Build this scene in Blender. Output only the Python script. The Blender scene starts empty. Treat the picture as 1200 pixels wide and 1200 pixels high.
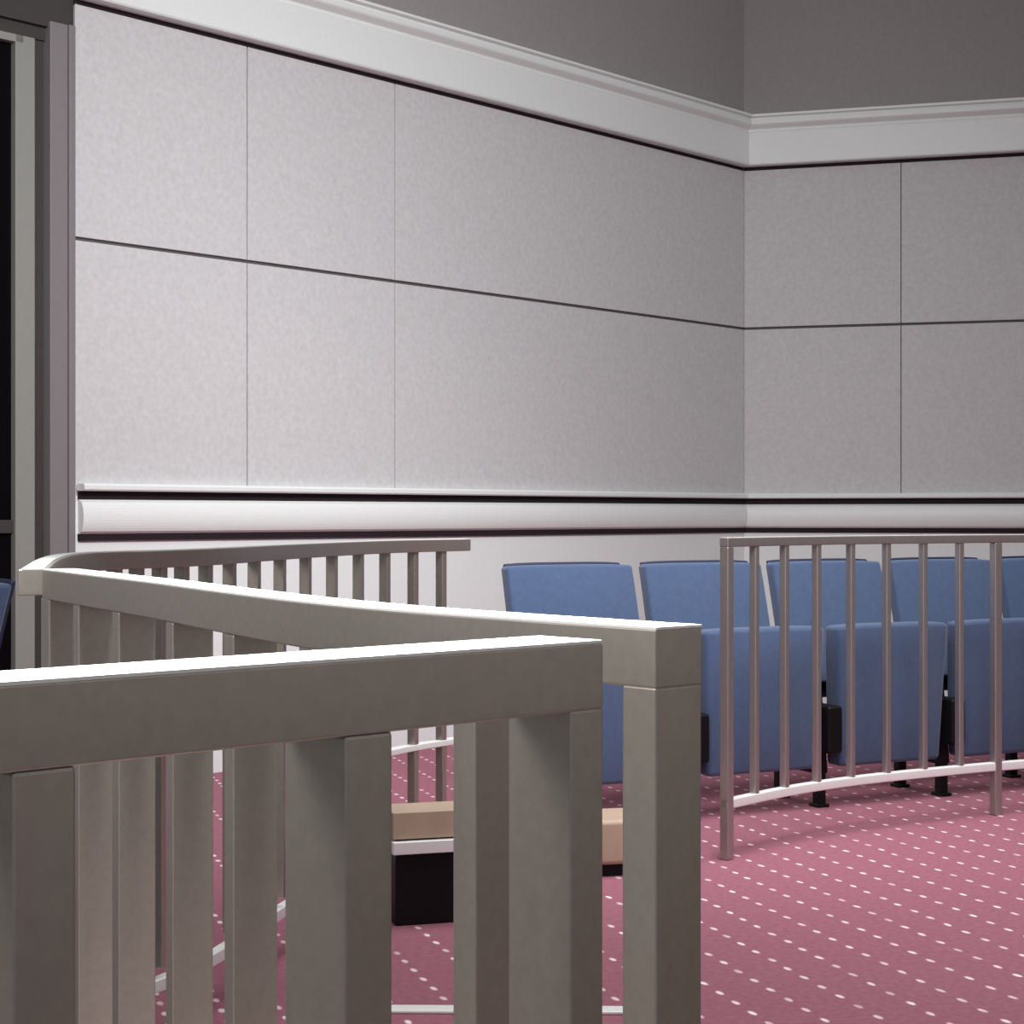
import bpy, bmesh, math
from mathutils import Vector, Matrix
scene = bpy.context.scene
COL = scene.collection

# ---------------------------------------------------------------- camera, world, lights, exposure
EYE = 1.05
cam_d = bpy.data.cameras.new('camera'); cam = bpy.data.objects.new('camera', cam_d); COL.objects.link(cam)
cam.location = (0, 0, EYE); cam.rotation_euler = (math.pi/2, 0, 0)
cam_d.sensor_width = 36; cam_d.lens = 62.4; cam_d.shift_y = 0.0025; cam_d.clip_start = 0.02
scene.camera = cam
w = bpy.data.worlds.new('world'); scene.world = w; w.use_nodes = True
w.node_tree.nodes['Background'].inputs[0].default_value = (0.94, 1.0, 1.0, 1)
w.node_tree.nodes['Background'].inputs[1].default_value = 0.32

def area(name, loc, target, sx, sy, power, color=(1, 1, 1), spread=180):
    d = bpy.data.lights.new(name, 'AREA'); d.shape = 'RECTANGLE'; d.size = sx; d.size_y = sy
    d.energy = power; d.color = color; d.spread = math.radians(spread)
    o = bpy.data.objects.new(name, d); COL.objects.link(o); o.location = loc
    o.rotation_euler = (Vector(target)-Vector(loc)).to_track_quat('-Z', 'Y').to_euler()
    return o
area('wall_lamp', (0.5, 3.0, 3.5), (-0.5, 7.9, 1.2), 1.6, 0.8, 56, (1.0, 0.99, 1.0), 86)
area('side_wall_fill', (3.7, 0.2, 3.0), (5.2, 0.1, 0.9), 1.6, 0.6, 32, (1.0, 0.98, 0.97), 120)  # added fill: lights the unseen side wall so rail faces reflect brighter
area('ceiling_lamp', (1.6, 5.0, 4.6), (1.4, 5.4, 0), 2.6, 2.6, 58, (1.0, 0.98, 0.98), 84)
area('rail_top_fill', (-0.1, 1.5, 4.5), (-0.1, 1.4, 0), 0.9, 0.9, 105, (1.0, 1.0, 1.0), 50)  # added fill above the foreground, whitens the rail tops
area('left_fill', (-2.1, 0.35, 2.2), (-0.1, 0.9, 0.8), 1.0, 1.0, 38, (1.0, 0.98, 0.93))  # added fill that lightens the left-facing sides of the bars
scene.view_settings.view_transform = 'Standard'; scene.view_settings.look = 'None'
scene.view_settings.gamma = 1; scene.view_settings.use_curve_mapping = False
scene.view_settings.exposure = 0.0

# ---------------------------------------------------------------- materials
def mat(name, color, rough=0.6, metal=0.0, noise=0.0, nscale=60, bump=0.0, bscale=200, spec=None, sheen=0.0):
    m = bpy.data.materials.new(name); m.use_nodes = True
    nt = m.node_tree; b = nt.nodes['Principled BSDF']
    b.inputs['Roughness'].default_value = rough; b.inputs['Metallic'].default_value = metal
    if spec is not None: b.inputs['Specular IOR Level'].default_value = spec
    if sheen: b.inputs['Sheen Weight'].default_value = sheen
    tc = nt.nodes.new('ShaderNodeTexCoord')
    n = nt.nodes.new('ShaderNodeTexNoise'); n.inputs['Scale'].default_value = nscale; n.inputs['Detail'].default_value = 4
    nt.links.new(tc.outputs['Object'], n.inputs['Vector'])
    r = nt.nodes.new('ShaderNodeMix'); r.data_type = 'RGBA'
    r.inputs['A'].default_value = (*[c*(1-noise) for c in color], 1)
    r.inputs['B'].default_value = (*[min(1, c*(1+noise)) for c in color], 1)
    nt.links.new(n.outputs['Fac'], r.inputs['Factor']); nt.links.new(r.outputs['Result'], b.inputs['Base Color'])
    if bump:
        n2 = nt.nodes.new('ShaderNodeTexNoise'); n2.inputs['Scale'].default_value = bscale; n2.inputs['Detail'].default_value = 3
        nt.links.new(tc.outputs['Object'], n2.inputs['Vector'])
        bp = nt.nodes.new('ShaderNodeBump'); bp.inputs['Strength'].default_value = bump; bp.inputs['Distance'].default_value = 0.002
        nt.links.new(n2.outputs['Fac'], bp.inputs['Height']); nt.links.new(bp.outputs['Normal'], b.inputs['Normal'])
    return m

M_PANEL = mat('fabric_panel', (0.575, 0.565, 0.575), 0.9, noise=0.16, nscale=45, bump=0.25, bscale=120, spec=0.2)
M_WALL = mat('painted_wall', (0.78, 0.80, 0.80), 0.8, noise=0.03, bump=0.1)
M_GROOVE_SHADE = mat('groove_shade', (0.025, 0.018, 0.022), 0.9, spec=0.1)  # near-black also stands for shade under the cornice and band
M_JOINT = mat('panel_joint', (0.10, 0.09, 0.09), 0.9)
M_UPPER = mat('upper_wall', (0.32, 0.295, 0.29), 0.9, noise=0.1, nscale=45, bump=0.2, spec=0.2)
M_REFLWALL = mat('reflection_wall_paint', (0.5, 0.46, 0.44), 0.5, noise=0.2, nscale=8)
M_TRIM = mat('painted_trim', (0.79, 0.81, 0.80), 0.45, noise=0.03)
M_FRAME = mat('frame_paint', (0.27, 0.27, 0.25), 0.5, noise=0.06)
M_FRAME2 = mat('frame_paint_mauve', (0.21, 0.19, 0.195), 0.5, noise=0.06)
M_HEAD = mat('dark_header', (0.045, 0.038, 0.037), 0.6, noise=0.1)
M_GLASS = mat('dark_pane', (0.004, 0.003, 0.004), 0.35, noise=0.1, spec=0.05)
M_STEEL = mat('bronze_steel', (0.45, 0.41, 0.37), 0.40, metal=0.82, noise=0.12, nscale=120)
M_STEEL2 = mat('pale_steel', (0.42, 0.385, 0.375), 0.38, metal=0.8, noise=0.08)
M_REFLFLOOR = mat('reflection_floor', (0.075, 0.045, 0.045), 0.6, noise=0.2, nscale=12)
M_TOPGLINT = mat('painted_glint', (0.95, 0.94, 0.93), 0.5, metal=0.1)  # near-white colour paints the highlight on rail tops
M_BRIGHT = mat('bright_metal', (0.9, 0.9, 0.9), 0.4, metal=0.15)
M_BLUE = mat('blue_fabric', (0.062, 0.097, 0.185), 0.85, noise=0.16, nscale=50, bump=0.3, bscale=250, spec=0.2, sheen=0.3)
M_NAVY = mat('navy_shell', (0.012, 0.020, 0.055), 0.6, noise=0.1)
M_BLACK = mat('black_metal', (0.005, 0.004, 0.005), 0.5, noise=0.1, spec=0.2)
M_TAN = mat('tan_wood', (0.46, 0.34, 0.25), 0.6, noise=0.14, nscale=14)

def carpet():
    m = bpy.data.materials.new('dotted_carpet'); m.use_nodes = True
    nt = m.node_tree; L = nt.links; b = nt.nodes['Principled BSDF']
    b.inputs['Roughness'].default_value = 0.95; b.inputs['Specular IOR Level'].default_value = 0.1
    def N(t, **k):
        n = nt.nodes.new(t)
        for a, v in k.items(): setattr(n, a, v)
        return n
    def mth(op, a, bb=None, c=None):
        n = N('ShaderNodeMath', operation=op)
        for i, v in enumerate((a, bb, c)):
            if v is None: continue
            if isinstance(v, (int, float)): n.inputs[i].default_value = v
            else: L.new(v, n.inputs[i])
        return n.outputs[0]
    tc = N('ShaderNodeTexCoord')
    sub = N('ShaderNodeVectorMath', operation='SUBTRACT'); L.new(tc.outputs['Object'], sub.inputs[0]); sub.inputs[1].default_value = (0.516, 4.505, 0)
    # slight irregularity of the tufts
    wn = N('ShaderNodeTexNoise'); wn.inputs['Scale'].default_value = 9; L.new(tc.outputs['Object'], wn.inputs['Vector'])
    wsc = N('ShaderNodeVectorMath', operation='MULTIPLY_ADD'); L.new(wn.outputs['Color'], wsc.inputs[0])
    wsc.inputs[1].default_value = (0.012, 0.012, 0); L.new(sub.outputs[0], wsc.inputs[2])
    def dot(v):
        n = N('ShaderNodeVectorMath', operation='DOT_PRODUCT'); L.new(wsc.outputs[0], n.inputs[0]); n.inputs[1].default_value = v
        return n.outputs['Value']
    u = (0.307, -0.952, 0); n_ = (0.952, 0.307, 0)
    bb = mth('DIVIDE', dot(n_), 0.118)
    aa = mth('SUBTRACT', mth('DIVIDE', dot(u), 0.083), mth('MULTIPLY', bb, 0.15))
    fa = mth('MULTIPLY', mth('SUBTRACT', mth('FRACT', mth('ADD', aa, 0.5)), 0.5), 0.083)
    fb = mth('MULTIPLY', mth('SUBTRACT', mth('FRACT', mth('ADD', bb, 0.5)), 0.5), 0.118)
    d = mth('SQRT', mth('ADD', mth('POWER', mth('MULTIPLY', fa, 0.50), 2), mth('POWER', mth('MULTIPLY', fb, 1.15), 2)))
    mr = N('ShaderNodeMapRange', interpolation_type='SMOOTHSTEP'); L.new(d, mr.inputs['Value'])
    mr.inputs['From Min'].default_value = 0.005; mr.inputs['From Max'].default_value = 0.0105
    mr.inputs['To Min'].default_value = 1; mr.inputs['To Max'].default_value = 0
    vn = N('ShaderNodeTexNoise'); vn.inputs['Scale'].default_value = 13; vn.inputs['Detail'].default_value = 2; L.new(tc.outputs['Object'], vn.inputs['Vector'])
    var = N('ShaderNodeMapRange'); L.new(vn.outputs['Fac'], var.inputs['Value'])
    var.inputs['From Min'].default_value = 0.3; var.inputs['From Max'].default_value = 0.65; var.inputs['To Min'].default_value = 0.45; var.inputs['To Max'].default_value = 1
    mask = mth('MULTIPLY', mr.outputs[0], var.outputs[0])
    cn = N('ShaderNodeTexNoise'); cn.inputs['Scale'].default_value = 60; cn.inputs['Detail'].default_value = 5; L.new(tc.outputs['Object'], cn.inputs['Vector'])
    base = N('ShaderNodeMix', data_type='RGBA'); L.new(cn.outputs['Fac'], base.inputs['Factor'])
    base.inputs['A'].default_value = (0.24, 0.085, 0.12, 1); base.inputs['B'].default_value = (0.40, 0.165, 0.215, 1)
    mx = N('ShaderNodeMix', data_type='RGBA'); L.new(mask, mx.inputs['Factor']); L.new(base.outputs['Result'], mx.inputs['A'])
    mx.inputs['B'].default_value = (0.95, 0.78, 0.82, 1)
    L.new(mx.outputs['Result'], b.inputs['Base Color'])
    return m
M_CARPET = carpet()

# ---------------------------------------------------------------- helpers
def link(name, bm, m, parent=None, bevel=0.0, seg=2, smooth=False):
    bmesh.ops.recalc_face_normals(bm, faces=bm.faces)
    me = bpy.data.meshes.new(name); bm.to_mesh(me); bm.free()
    me.materials.append(m)
    o = bpy.data.objects.new(name, me); COL.objects.link(o)
    if parent: o.parent = parent
    if bevel:
        b = o.modifiers.new('bevel', 'BEVEL'); b.width = bevel; b.segments = seg; b.limit_method = 'ANGLE'; b.angle_limit = math.radians(40)
        smooth = True
    if smooth:
        for p in me.polygons: p.use_smooth = True
        if bevel:
            wn = o.modifiers.new('wn', 'WEIGHTED_NORMAL'); wn.keep_sharp = True
    return o
def hexa(bm, pts):
    """eight corners: four bottom (counter-clockwise) then four top"""
    v = [bm.verts.new(p) for p in pts]
    for f in ((3, 2, 1, 0), (4, 5, 6, 7), (0, 1, 5, 4), (1, 2, 6, 5), (2, 3, 7, 6), (3, 0, 4, 7)): bm.faces.new([v[i] for i in f])
def box(bm, x0, x1, y0, y1, z0, z1):
    hexa(bm, [(x0, y0, z0), (x1, y0, z0), (x1, y1, z0), (x0, y1, z0), (x0, y0, z1), (x1, y0, z1), (x1, y1, z1), (x0, y1, z1)])
def obox(bm, c, t, wt, wn, z0, z1):
    """upright bar at c, wt wide along t and wn wide across"""
    t = Vector((t[0], t[1], 0)).normalized(); n = Vector((-t.y, t.x, 0)); c = Vector((c[0], c[1], 0))
    q = [c-t*wt/2-n*wn/2, c+t*wt/2-n*wn/2, c+t*wt/2+n*wn/2, c-t*wt/2+n*wn/2]
    hexa(bm, [(p.x, p.y, z0) for p in q]+[(p.x, p.y, z1) for p in q])
def sweep(bm, pts, wid, z0, z1):
    """rectangular section swept along a plan curve"""
    rings = []
    for i, p in enumerate(pts):
        a = pts[max(0, i-1)]; b = pts[min(len(pts)-1, i+1)]
        t = (b-a).normalized(); n = Vector((-t.y, t.x))
        l = p+n*wid/2; r = p-n*wid/2
        rings.append([bm.verts.new((q.x, q.y, z)) for q, z in ((r, z0), (l, z0), (l, z1), (r, z1))])
    for A, B in zip(rings, rings[1:]):
        for k in range(4): bm.faces.new((A[k], A[(k+1) % 4], B[(k+1) % 4], B[k]))
    bm.faces.new(rings[0]); bm.faces.new(rings[-1][::-1])
def spline(ctrl, n=10):
    c = [Vector(p) for p in ctrl]; c = [2*c[0]-c[1]]+c+[2*c[-1]-c[-2]]; out = []
    for i in range(1, len(c)-2):
        for k in range(n):
            t = k/n; p0, p1, p2, p3 = c[i-1:i+3]
            out.append(0.5*((2*p1)+(p2-p0)*t+(2*p0-5*p1+4*p2-p3)*t*t+(3*p1-p0-3*p2+p3)*t**3))
    out.append(c[-2]); return out
def along(pts, s):
    for a, b in zip(pts, pts[1:]):
        l = (b-a).length
        if s <= l: return a+(b-a)*(s/l), (b-a).normalized()
        s -= l
    return pts[-1], (pts[-1]-pts[-2]).normalized()
def length(pts): return sum((b-a).length for a, b in zip(pts, pts[1:]))
def empty(name, loc, rz, label, cat, group=None):
    o = bpy.data.objects.new(name, None); COL.objects.link(o); o.location = loc; o.rotation_euler = (0, 0, rz)
    o['label'] = label; o['category'] = cat
    if group: o['group'] = group
    return o
def tag(o, label, cat, group=None):
    o['label'] = label; o['category'] = cat
    if group: o['group'] = group
    return o
def structure(o, label=None, cat=None):
    o['kind'] = 'structure'
    if label: o['label'] = label
    if cat: o['category'] = cat
    return o
def copy_tree(o, parent=None):
    c = o.copy(); COL.objects.link(c)
    if parent: c.parent = parent
    for ch in list(o.children): copy_tree(ch, c)
    return c

# ---------------------------------------------------------------- room shell
CORNER = Vector((1.308, 10.0, 0))
DL = Vector((-0.6705, -0.7419, 0))         # along the left wall, away from the corner
DR = Vector((0.9608, -0.2776, 0))          # along the right wall, away from the corner
NL = Vector((0.7419, -0.6705, 0))          # into the room
NR = Vector((-0.2776, -0.9608, 0))
S_END = 4.418                              # left wall stops at the doorway
def wallbox(bm, D, N, s0, s1, n0, n1, z0, z1):
    q = [CORNER+D*s0+N*n0, CORNER+D*s1+N*n0, CORNER+D*s1+N*n1, CORNER+D*s0+N*n1]
    hexa(bm, [(p.x, p.y, z0) for p in q]+[(p.x, p.y, z1) for p in q])
def wallprofile(bm, D, N, s0, s1, prof, k0=0.0):
    """prof: list of (out, z); k0 mitres the corner end"""
    A = [bm.verts.new(tuple(CORNER+D*(s0+k0*o)+N*o+Vector((0, 0, z)))) for o, z in prof]
    B = [bm.verts.new(tuple(CORNER+D*s1+N*o+Vector((0, 0, z)))) for o, z in prof]
    n = len(prof)
    for i in range(n): bm.faces.new((A[i], A[(i+1) % n], B[(i+1) % n], B[i]))
    bm.faces.new(A[::-1]); bm.faces.new(B)

bm = bmesh.new(); box(bm, -7, 7, -2.5, 12.5, -0.1, 0)
structure(link('floor', bm, M_CARPET), 'rose red carpet with rows of small pale dots', 'carpet')
bm = bmesh.new(); box(bm, -7, 7, -2.5, 3.55, 0.0, 0.004)  # added out of view so the steel mirrors a dark floor
structure(link('floor', bm, M_REFLFLOOR), 'unseen dark floor added to keep pink out of the rail reflections', 'floor')

H = 4.6; MIT = 0.61
# left wall: backing and lower wall, then fabric panels as real boards with open joints
bm = bmesh.new()
wallbox(bm, DL, NL, -0.3, S_END, -0.25, -0.012, 0, H)
wl = structure(link('wall_left', bm, M_JOINT), 'pale panelled wall running from the doorway to the corner', 'wall')
bm = bmesh.new(); wallbox(bm, DL, NL, 0, S_END, -0.015, 0.0, 0, 1.16); link('lower_wall', bm, M_WALL, wl)
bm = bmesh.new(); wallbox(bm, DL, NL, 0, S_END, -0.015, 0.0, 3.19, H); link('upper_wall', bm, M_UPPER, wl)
js = [0.0, 2.733, 3.583, S_END]
zs = [(1.12, 2.090), (2.104, 2.985)]
def panels(D, N, edges, parent, gap=0.0035):
    for i in range(len(edges)-1):
        for z0, z1 in zs:
            bm = bmesh.new(); a = edges[i]+(gap if i else 0); b = edges[i+1]-(gap if i < len(edges)-2 else 0)
            wallbox(bm, D, N, a, b, -0.014, 0.0, z0, z1); link('fabric_panel', bm, M_PANEL, parent, 0.002, 2)
panels(DL, NL, js, wl)
bm = bmesh.new(); wallbox(bm, DL, NL, 5.65, 9.5, -0.25, 0, 0, H)
structure(link('wall_left', bm, M_WALL), 'wall on the far side of the doorway', 'wall')

bm = bmesh.new(); wallbox(bm, DR, NR, -0.3, 6.0, -0.25, -0.012, 0, H)
wr = structure(link('wall_right', bm, M_JOINT), 'shaded panelled wall to the right of the corner', 'wall')
bm = bmesh.new(); wallbox(bm, DR, NR, 0, 6.0, -0.015, 0, 0, 1.16); link('lower_wall', bm, M_WALL, wr)
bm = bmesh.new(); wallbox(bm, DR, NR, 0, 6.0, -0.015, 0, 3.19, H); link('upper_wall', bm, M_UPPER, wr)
panels(DR, NR, [0.0, 0.865, 1.73, 2.595, 3.46, 4.325, 5.19, 6.0], wr, 0.0022)

# near-black strip standing in for the shadow under the cornice
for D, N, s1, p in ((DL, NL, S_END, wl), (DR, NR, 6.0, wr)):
    bm = bmesh.new(); wallbox(bm, D, N, 0, s1, -0.012, -0.006, 2.98, 3.01); link('cornice_shade_strip', bm, M_GROOVE_SHADE, p)
# unseen wall added on the right for the rail faces to reflect
bm = bmesh.new(); box(bm, 5.2, 5.4, -2.5, 7.5, 0, H)
structure(link('reflection_wall', bm, M_REFLWALL), 'unseen warm grey wall added on the right for rail reflections', 'wall')
# cornice band
corn = [(-0.01, 3.005), (0.055, 3.005), (0.06, 3.012), (0.06, 3.185), (0.052, 3.192), (0.052, 3.205), (0.085, 3.222), (0.09, 3.228),
        (0.09, 3.25), (0.078, 3.254), (0.078, 3.262), (0.1, 3.268), (0.1, 3.28), (-0.01, 3.285)]
bm = bmesh.new(); wallprofile(bm, DL, NL, 0, S_END, corn, MIT)
structure(link('trim_1', bm, M_TRIM), 'moulded cornice band high on the wall beside the doorway', 'cornice')
bm = bmesh.new(); wallprofile(bm, DR, NR, 0, 6.0, corn, MIT)
structure(link('trim_2', bm, M_TRIM), 'moulded cornice band high on the wall right of the corner', 'cornice')
# wall rail: thin cap, deep groove, rounded band
cap = [(-0.01, 1.168), (-0.01, 1.140), (0.04, 1.140), (0.047, 1.146), (0.047, 1.160), (0.038, 1.168)]
band = [(-0.01, 0.975)] + [(0.010+0.030*math.sin(math.pi*k/12)**0.45, 0.975+0.132*k/12) for k in range(0, 13)] + [(-0.01, 1.107)]
def wallrail(D, N, s1, name, label):
    bm = bmesh.new(); wallprofile(bm, D, N, 0, s1, band, MIT)
    r = structure(link(name, bm, M_TRIM), label, 'wall rail')
    bm = bmesh.new(); wallprofile(bm, D, N, 0, s1, cap, MIT); link('rail_cap', bm, M_TRIM, r)
    bm = bmesh.new(); wallprofile(bm, D, N, 0, s1, [(-0.01, 1.104), (0.006, 1.104), (0.006, 1.143), (-0.01, 1.143)], MIT); link('rail_shade_line', bm, M_GROOVE_SHADE, r)
    bm = bmesh.new(); wallprofile(bm, D, N, 0, s1, [(-0.01, 0.950), (0.012, 0.950), (0.012, 0.977), (-0.01, 0.977)], MIT); link('rail_shade_line', bm, M_GROOVE_SHADE, r)  # near-black strip painted in as the shadow below the band
wallrail(DL, NL, S_END-0.01, 'trim_3', 'pale rounded wall rail below the panels beside the doorway')
wallrail(DR, NR, 6.0, 'trim_4', 'pale rounded wall rail behind the seats right of the corner')

# doorway at the left
bm = bmesh.new(); wallbox(bm, DL, NL, S_END, S_END+0.028, -0.06, 0.004, 0, 2.9); wallbox(bm, DL, NL, S_END+0.028, S_END+0.105, -0.06, -0.006, 0, 2.9)
dr = structure(link('door_1', bm, M_FRAME2, None, 0.003), 'grey framed doorway with dark glass beside the pale wall', 'door')
bm = bmesh.new(); wallbox(bm, DL, NL, S_END+0.1, S_END+0.16, -0.10, -0.05, 0, 2.9); link('jamb_recess', bm, M_HEAD, dr)
bm = bmesh.new(); wallbox(bm, DL, NL, S_END+0.152, S_END+0.235, -0.09, -0.035, 0, 2.83); link('door_stile', bm, M_FRAME, dr, 0.003)
bm = bmesh.new(); wallbox(bm, DL, NL, S_END+0.2, 5.65, -0.09, -0.035, 2.80, 2.83); link('door_top_rail', bm, M_FRAME, dr, 0.003)
bm = bmesh.new(); wallbox(bm, DL, NL, S_END+0.23, 5.6, -0.08, -0.065, 0, 2.81); link('door_glass', bm, M_GLASS, dr)
bm = bmesh.new(); wallbox(bm, DL, NL, S_END+0.23, 5.6, -0.066, -0.05, 0.98, 1.03); link('push_bar', bm, M_HEAD, dr, 0.003)
bm = bmesh.new(); wallbox(bm, DL, NL, S_END+0.0, 5.65, -0.2, -0.02, 2.88, H); link('door_header', bm, M_HEAD, dr)
bm = bmesh.new(); wallbox(bm, DL, NL, S_END+0.1, 5.65, -0.16, -0.04, 2.83, 2.9); link('door_head', bm, M_HEAD, dr)

# ---------------------------------------------------------------- railings
TOP = EYE-0.0706
def bars(parent, pts, offs, wt, wn, z0, z1, name, m, bev=0.002):
    for s in offs:
        p, t = along(pts, s); bm = bmesh.new(); obox(bm, p, t, wt, wn, z0, z1); link(name, bm, m, parent, bev, 2)

def glint_strip(pts, wid, parent, m=None):  # pale strip laid along a rail top as a painted highlight
    bm = bmesh.new(); sweep(bm, pts, wid, TOP-0.0005, TOP+0.0012); link('rail_top_glint', bm, m or M_TOPGLINT, parent)
# near railing, straight, receding to its end post
nr = empty('railing', (0, 0, 0), 0, 'thick straight bronze-grey railing nearest the camera, ending in a square post', 'railing')
u = Vector((0.259, 0.245)).normalized(); nn = Vector((-u.y, u.x))
end = Vector((0.0515, 0.982))+nn*0.026
start = end-u*1.02
near = [start, end]
bm = bmesh.new(); sweep(bm, [start, end], 0.050, TOP-0.037, TOP); link('top_rail', bm, M_STEEL, nr, 0.0015, 2); glint_strip([start, end-u*0.001], 0.0495, nr)
bm = bmesh.new(); sweep(bm, [start, end-u*0.02], 0.03, 0.15, 0.18); link('bottom_rail', bm, M_STEEL, nr, 0.002)
Ln = (end-start).length
bars(nr, near, [Ln-0.013], 0.026, 0.050, 0, TOP-0.036, 'post', M_STEEL)
bars(nr, near, [Ln-0.166, Ln-0.341, Ln-0.520, Ln-0.698, Ln-0.876], 0.030, 0.050, 0.16, TOP-0.0368, 'baluster', M_STEEL)
bars(nr, near, [0.015], 0.03, 0.052, 0, TOP-0.036, 'post', M_STEEL)

# curved railing: from its near post round to a corner post, then on beyond the opening
cr = empty('railing', (0, 0, 0), 0, 'long curved bronze-grey railing sweeping left behind the nearest one and doubling back', 'railing')
outer = spline([(0.0895, 1.094), (0.046, 1.143), (-0.0, 1.197), (-0.087, 1.305), (-0.173, 1.44), (-0.274, 1.635), (-0.375, 1.842), (-0.490, 2.06), (-0.60, 2.27)], 6)
mid = []
for i, p in enumerate(outer):
    a = outer[max(0, i-1)]; b = outer[min(len(outer)-1, i+1)]; t = (b-a).normalized(); mid.append(p+Vector((t.y, -t.x))*0.020)
bm = bmesh.new(); sweep(bm, mid, 0.042, TOP-0.037, TOP); link('top_rail', bm, M_STEEL, cr, 0.0015); glint_strip(mid, 0.0415, cr)
bm = bmesh.new(); sweep(bm, mid, 0.03, 0.15, 0.18); link('bottom_rail', bm, M_STEEL, cr, 0.002)
Lm = length(mid)
bars(cr, mid, [0.015], 0.030, 0.042, 0, TOP-0.036, 'post', M_STEEL)
def s_at_px(pts, px):
    s = 0
    for a, b in zip(pts, pts[1:]):
        fa = a.x-(px-600)/2080*a.y; fb = b.x-(px-600)/2080*b.y
        if fa*fb <= 0: return s+(b-a).length*fa/(fa-fb)
        s += (b-a).length
    return s
sp = (s_at_px(mid, 87)-s_at_px(mid, 562))/5
offs = [s_at_px(mid, q) for q in (571, 412, 294, 222, 157, 109, 74)]
bars(cr, mid, offs, 0.026, 0.042, 0.16, TOP-0.0368, 'baluster', M_STEEL)
bars(cr, mid, [Lm-0.01], 0.034, 0.042, 0, TOP-0.036, 'post', M_STEEL)
def P(px, Z): return ((px-600)/2080*Z, Z)
far = spline([P(38, 2.29), P(58, 2.85), P(84, 3.2), P(133, 3.38), P(190, 3.5), P(255, 3.72), P(350, 4.25), P(450, 4.80), P(546, 5.12)], 8)
bm = bmesh.new(); sweep(bm, far, 0.036, TOP-0.034, TOP); link('top_rail', bm, M_STEEL, cr, 0.002); glint_strip(far, 0.026, cr, M_BRIGHT)
bm = bmesh.new(); sweep(bm, far, 0.026, 0.115, 0.14); link('bottom_rail', bm, M_BRIGHT, cr, 0.002)
s0 = s_at_px(far, 430)
bm = bmesh.new(); sweep(bm, [along(far, s0+(length(far)-s0)*k/8)[0] for k in range(9)], 0.03, 0.395, 0.412); link('middle_rail', bm, M_BRIGHT, cr, 0.002)
for px in (84, 109, 134, 160, 187, 213, 241, 269, 298, 328, 358, 389, 420, 451, 484):
    bars(cr, far, [s_at_px(far, px)], 0.020, 0.026, 0.16, TOP-0.03, 'baluster', M_STEEL)
bars(cr, far, [s_at_px(far, 517)], 0.020, 0.026, 0.0, TOP-0.03, 'post', M_STEEL)

# far right railing in front of the seats
fr = empty('railing', (0, 0, 0), 0, 'thin pale steel railing curving in front of the blue seats', 'railing')
arc = spline([(0.643, 5.39), (0.885, 5.66), (1.128, 5.868), (1.405, 6.045), (1.69, 6.205), (1.98, 6.34), (2.3, 6.46), (2.64, 6.55)], 8)
bm = bmesh.new(); sweep(bm, arc, 0.032, TOP-0.028, TOP); link('top_rail', bm, M_STEEL2, fr, 0.003); glint_strip(arc, 0.024, fr, M_BRIGHT)
bm = bmesh.new(); sweep(bm, arc, 0.03, 0.155, 0.185); link('bottom_rail', bm, M_BRIGHT, fr, 0.004)
La = length(arc); k8 = s_at_px(arc, 1167)/8
n = int(La/k8)
bars(fr, arc, [0.016, k8*8], 0.032, 0.032, 0, TOP-0.027, 'post', M_STEEL2, 0.004)
bars(fr, arc, [k8*k for k in range(1, n+1) if k != 8], 0.022, 0.026, 0.17, TOP-0.02, 'baluster', M_STEEL2, 0.004)

# ---------------------------------------------------------------- folding seats
ROW = math.atan2(0.25, 0.5); PITCH = 0.559
def cushion(w_bot, w_top, z0, z1, yb, yt, thick, bulge, nx=8, nz=6, r=0.03):
    """upholstered slab: front face towards -y gently bulged, rounded border"""
    bm = bmesh.new(); grid = {}
    for side in (0, 1):
        for i in range(nx+1):
            for j in range(nz+1):
                a = i/nx*2-1; c = j/nz*2-1
                f = (1-abs(a)**4)*(1-abs(c)**4)
                wz = w_bot+(w_top-w_bot)*j/nz
                z = z0+(z1-z0)*j/nz - (0.005*a**4 if j == nz else 0)
                y = yb+(yt-yb)*j/nz
                y += (-bulge*f) if side == 0 else thick
                grid[side, i, j] = bm.verts.new((a*wz/2, y, z))
    for i in range(nx):
        for j in range(nz):
            bm.faces.new((grid[0, i, j], grid[0, i+1, j], grid[0, i+1, j+1], grid[0, i, j+1]))
            bm.faces.new((grid[1, i, j], grid[1, i, j+1], grid[1, i+1, j+1], grid[1, i+1, j]))
    for i in range(nx):
        for j in (0, nz): bm.faces.new((grid[0, i, j], grid[1, i, j], grid[1, i+1, j], grid[0, i+1, j]))
    for j in range(nz):
        for i in (0, nx): bm.faces.new((grid[0, i, j], grid[0, i, j+1], grid[1, i, j+1], grid[1, i, j]))
    return bm
def stanchion(parent, x):
    bm = bmesh.new()
    hexa(bm, [(x-0.026, -0.02, 0.12), (x+0.026, -0.02, 0.12), (x+0.026, 0.26, 0.12), (x-0.026, 0.26, 0.12),
              (x-0.011, 0.02, 0.63), (x+0.011, 0.02, 0.63), (x+0.011, 0.30, 0.60), (x-0.011, 0.30, 0.60)])
    s = link('side_frame', bm, M_BLACK, parent, 0.006)
    for y in (0.0, 0.24):
        bm = bmesh.new(); box(bm, x-0.018, x+0.018, y-0.018, y+0.018, 0.0, 0.16); box(bm, x-0.026, x+0.026, y-0.03, y+0.03, 0.0, 0.012)
        link('leg', bm, M_BLACK, parent, 0.004)
    bm = bmesh.new(); box(bm, x-0.032, x+0.032, -0.10, 0.05, 0.20, 0.37); link('hinge_box', bm, M_BLACK, s, 0.012)
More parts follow.
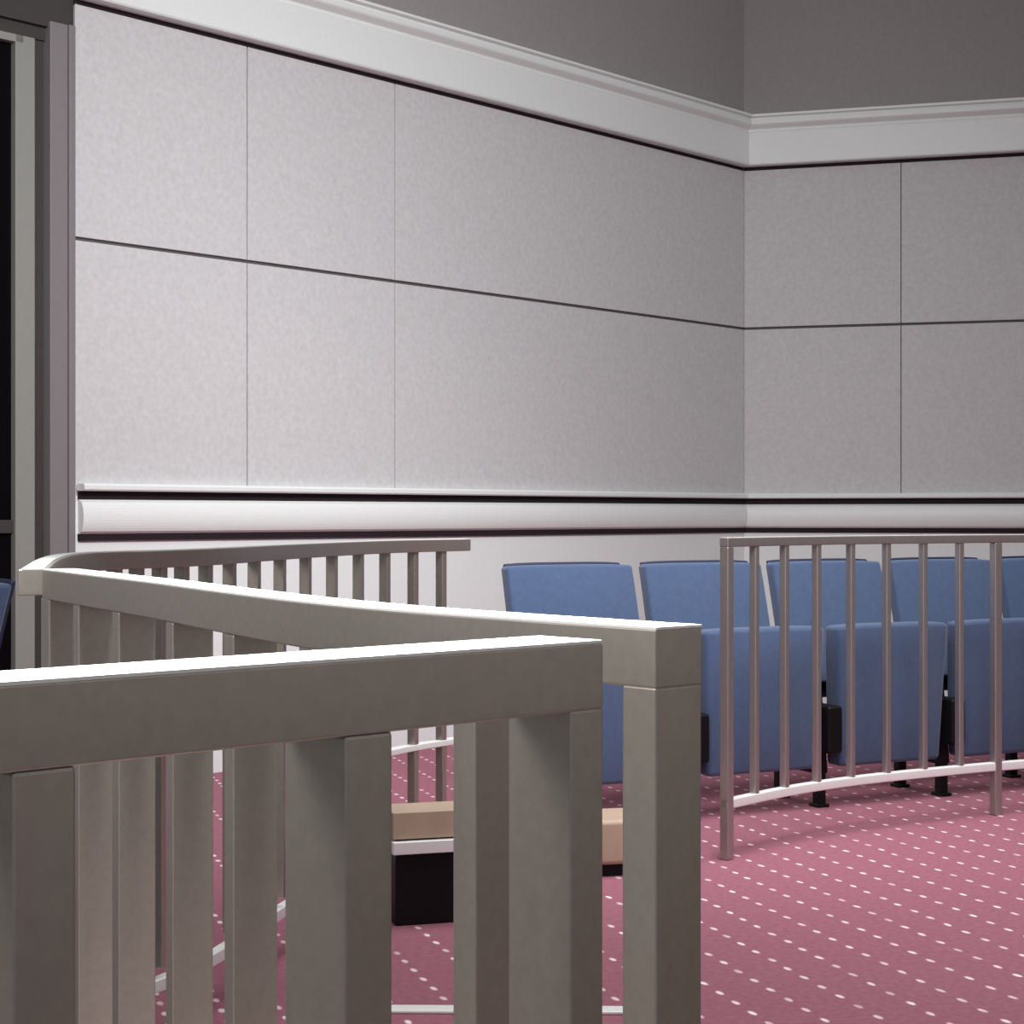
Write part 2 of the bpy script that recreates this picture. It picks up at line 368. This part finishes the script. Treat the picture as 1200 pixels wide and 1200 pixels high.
def make_seat(label, both=False, group='blue folding seats'):
    t = empty('folding_seat', (0, 0, 0), 0, label, 'seat', group)
    link('backrest', cushion(0.515, 0.510, 0.42, 0.872, 0.205, 0.325, 0.055, 0.012), M_BLUE, t, 0.012, 3)
    link('back_shell', cushion(0.490, 0.470, 0.36, 0.880, 0.245, 0.383, 0.018, 0.0), M_NAVY, t, 0.006, 2)
    link('seat', cushion(0.455, 0.505, 0.145, 0.655, -0.055, -0.075, 0.085, 0.014), M_BLUE, t, 0.016, 3)
    link('seat_pan', cushion(0.42, 0.46, 0.18, 0.63, 0.028, 0.008, 0.02, 0.0), M_BLACK, t, 0.005, 2)
    stanchion(t, PITCH/2)
    if both: stanchion(t, -PITCH/2)
    return t
def seat_pos(k):   # middle between two legs
    return (1.105+0.5*(k-0.5), 6.386+0.25*(k-0.5), 0)
first = make_seat('blue folding seat at the left end of the row, no railing before its back', both=True)
first.location = seat_pos(-1); first.rotation_euler = (0, 0, ROW)
proto = make_seat('blue folding seat second from the left, behind the square posts and first thin bar')
proto.location = seat_pos(0); proto.rotation_euler = (0, 0, ROW)
for k, lab in ((1, 'blue folding seat third from the left, behind the thin railing'),
               (2, 'blue folding seat fourth from the left, fully behind the thin railing'),
               (3, 'blue folding seat at the right edge of the picture, mostly cut off')):
    o = copy_tree(proto); o.location = seat_pos(k); o.rotation_euler = (0, 0, ROW); o['label'] = lab
o = copy_tree(first); o['label'] = 'blue seat at the left edge of the picture, beyond the curved railing'
o['group'] = 'blue folding seats'
o.location = (-1.765, 4.6, 0); o.rotation_euler = (0, 0, -math.pi/4)

# ---------------------------------------------------------------- low furniture seen between the bars
c = Vector((-0.16, 4.72)); ang = math.atan2(0.10, 0.33)
b = empty('low_bench', (c.x+0.0, 4.66, 0), ang, 'low tan bench with a bright front edge and black base, seen between the bars', 'bench')
bm = bmesh.new(); box(bm, -0.18, 0.22, -0.10, 0.04, 0.222, 0.292); link('bench_top', bm, M_TAN, b, 0.004)
bm = bmesh.new(); box(bm, -0.182, 0.222, -0.115, 0.04, 0.186, 0.218); link('front_edge', bm, M_BRIGHT, b, 0.002)
bm = bmesh.new(); box(bm, -0.17, 0.21, -0.09, 0.03, 0.0, 0.224); link('base', bm, M_BLACK, b, 0.004)

bm = bmesh.new(); pts = []
bx = empty('wooden_box', (0.30, 5.25, 0), 0.25, 'rounded tan wooden box on the carpet beside the square post', 'box')
def rounded(bm, hx, hy, r, z0, z1, n=8):
    ring = []
    for cx, cy, a0 in ((hx-r, hy-r, 0), (-hx+r, hy-r, 90), (-hx+r, -hy+r, 180), (hx-r, -hy+r, 270)):
        for k in range(n+1):
            a = math.radians(a0+90*k/n); ring.append((cx+r*math.cos(a), cy+r*math.sin(a)))
    lo = [bm.verts.new((x, y, z0)) for x, y in ring]; hi = [bm.verts.new((x, y, z1)) for x, y in ring]
    m = len(ring)
    for i in range(m): bm.faces.new((lo[i], lo[(i+1) % m], hi[(i+1) % m], hi[i]))
    bm.faces.new(lo[::-1]); bm.faces.new(hi)
rounded(bm, 0.12, 0.11, 0.07, 0.035, 0.165); link('box_body', bm, M_TAN, bx, 0.015, 4)
bm = bmesh.new(); rounded(bm, 0.10, 0.09, 0.05, 0.0, 0.036); link('box_shade_base', bm, M_BLACK, bx)  # black base stands in for the shadow under the box

bm = bmesh.new(); box(bm, -0.30, 0.30, -0.022, 0.022, 0.0, 0.008)
o = tag(link('floor_strip', bm, M_BRIGHT, None, 0.003), 'thin bright metal strip lying across the dotted carpet', 'floor strip')
o.location = (-0.05, 3.75, 0); o.rotation_euler = (0, 0, -0.02)
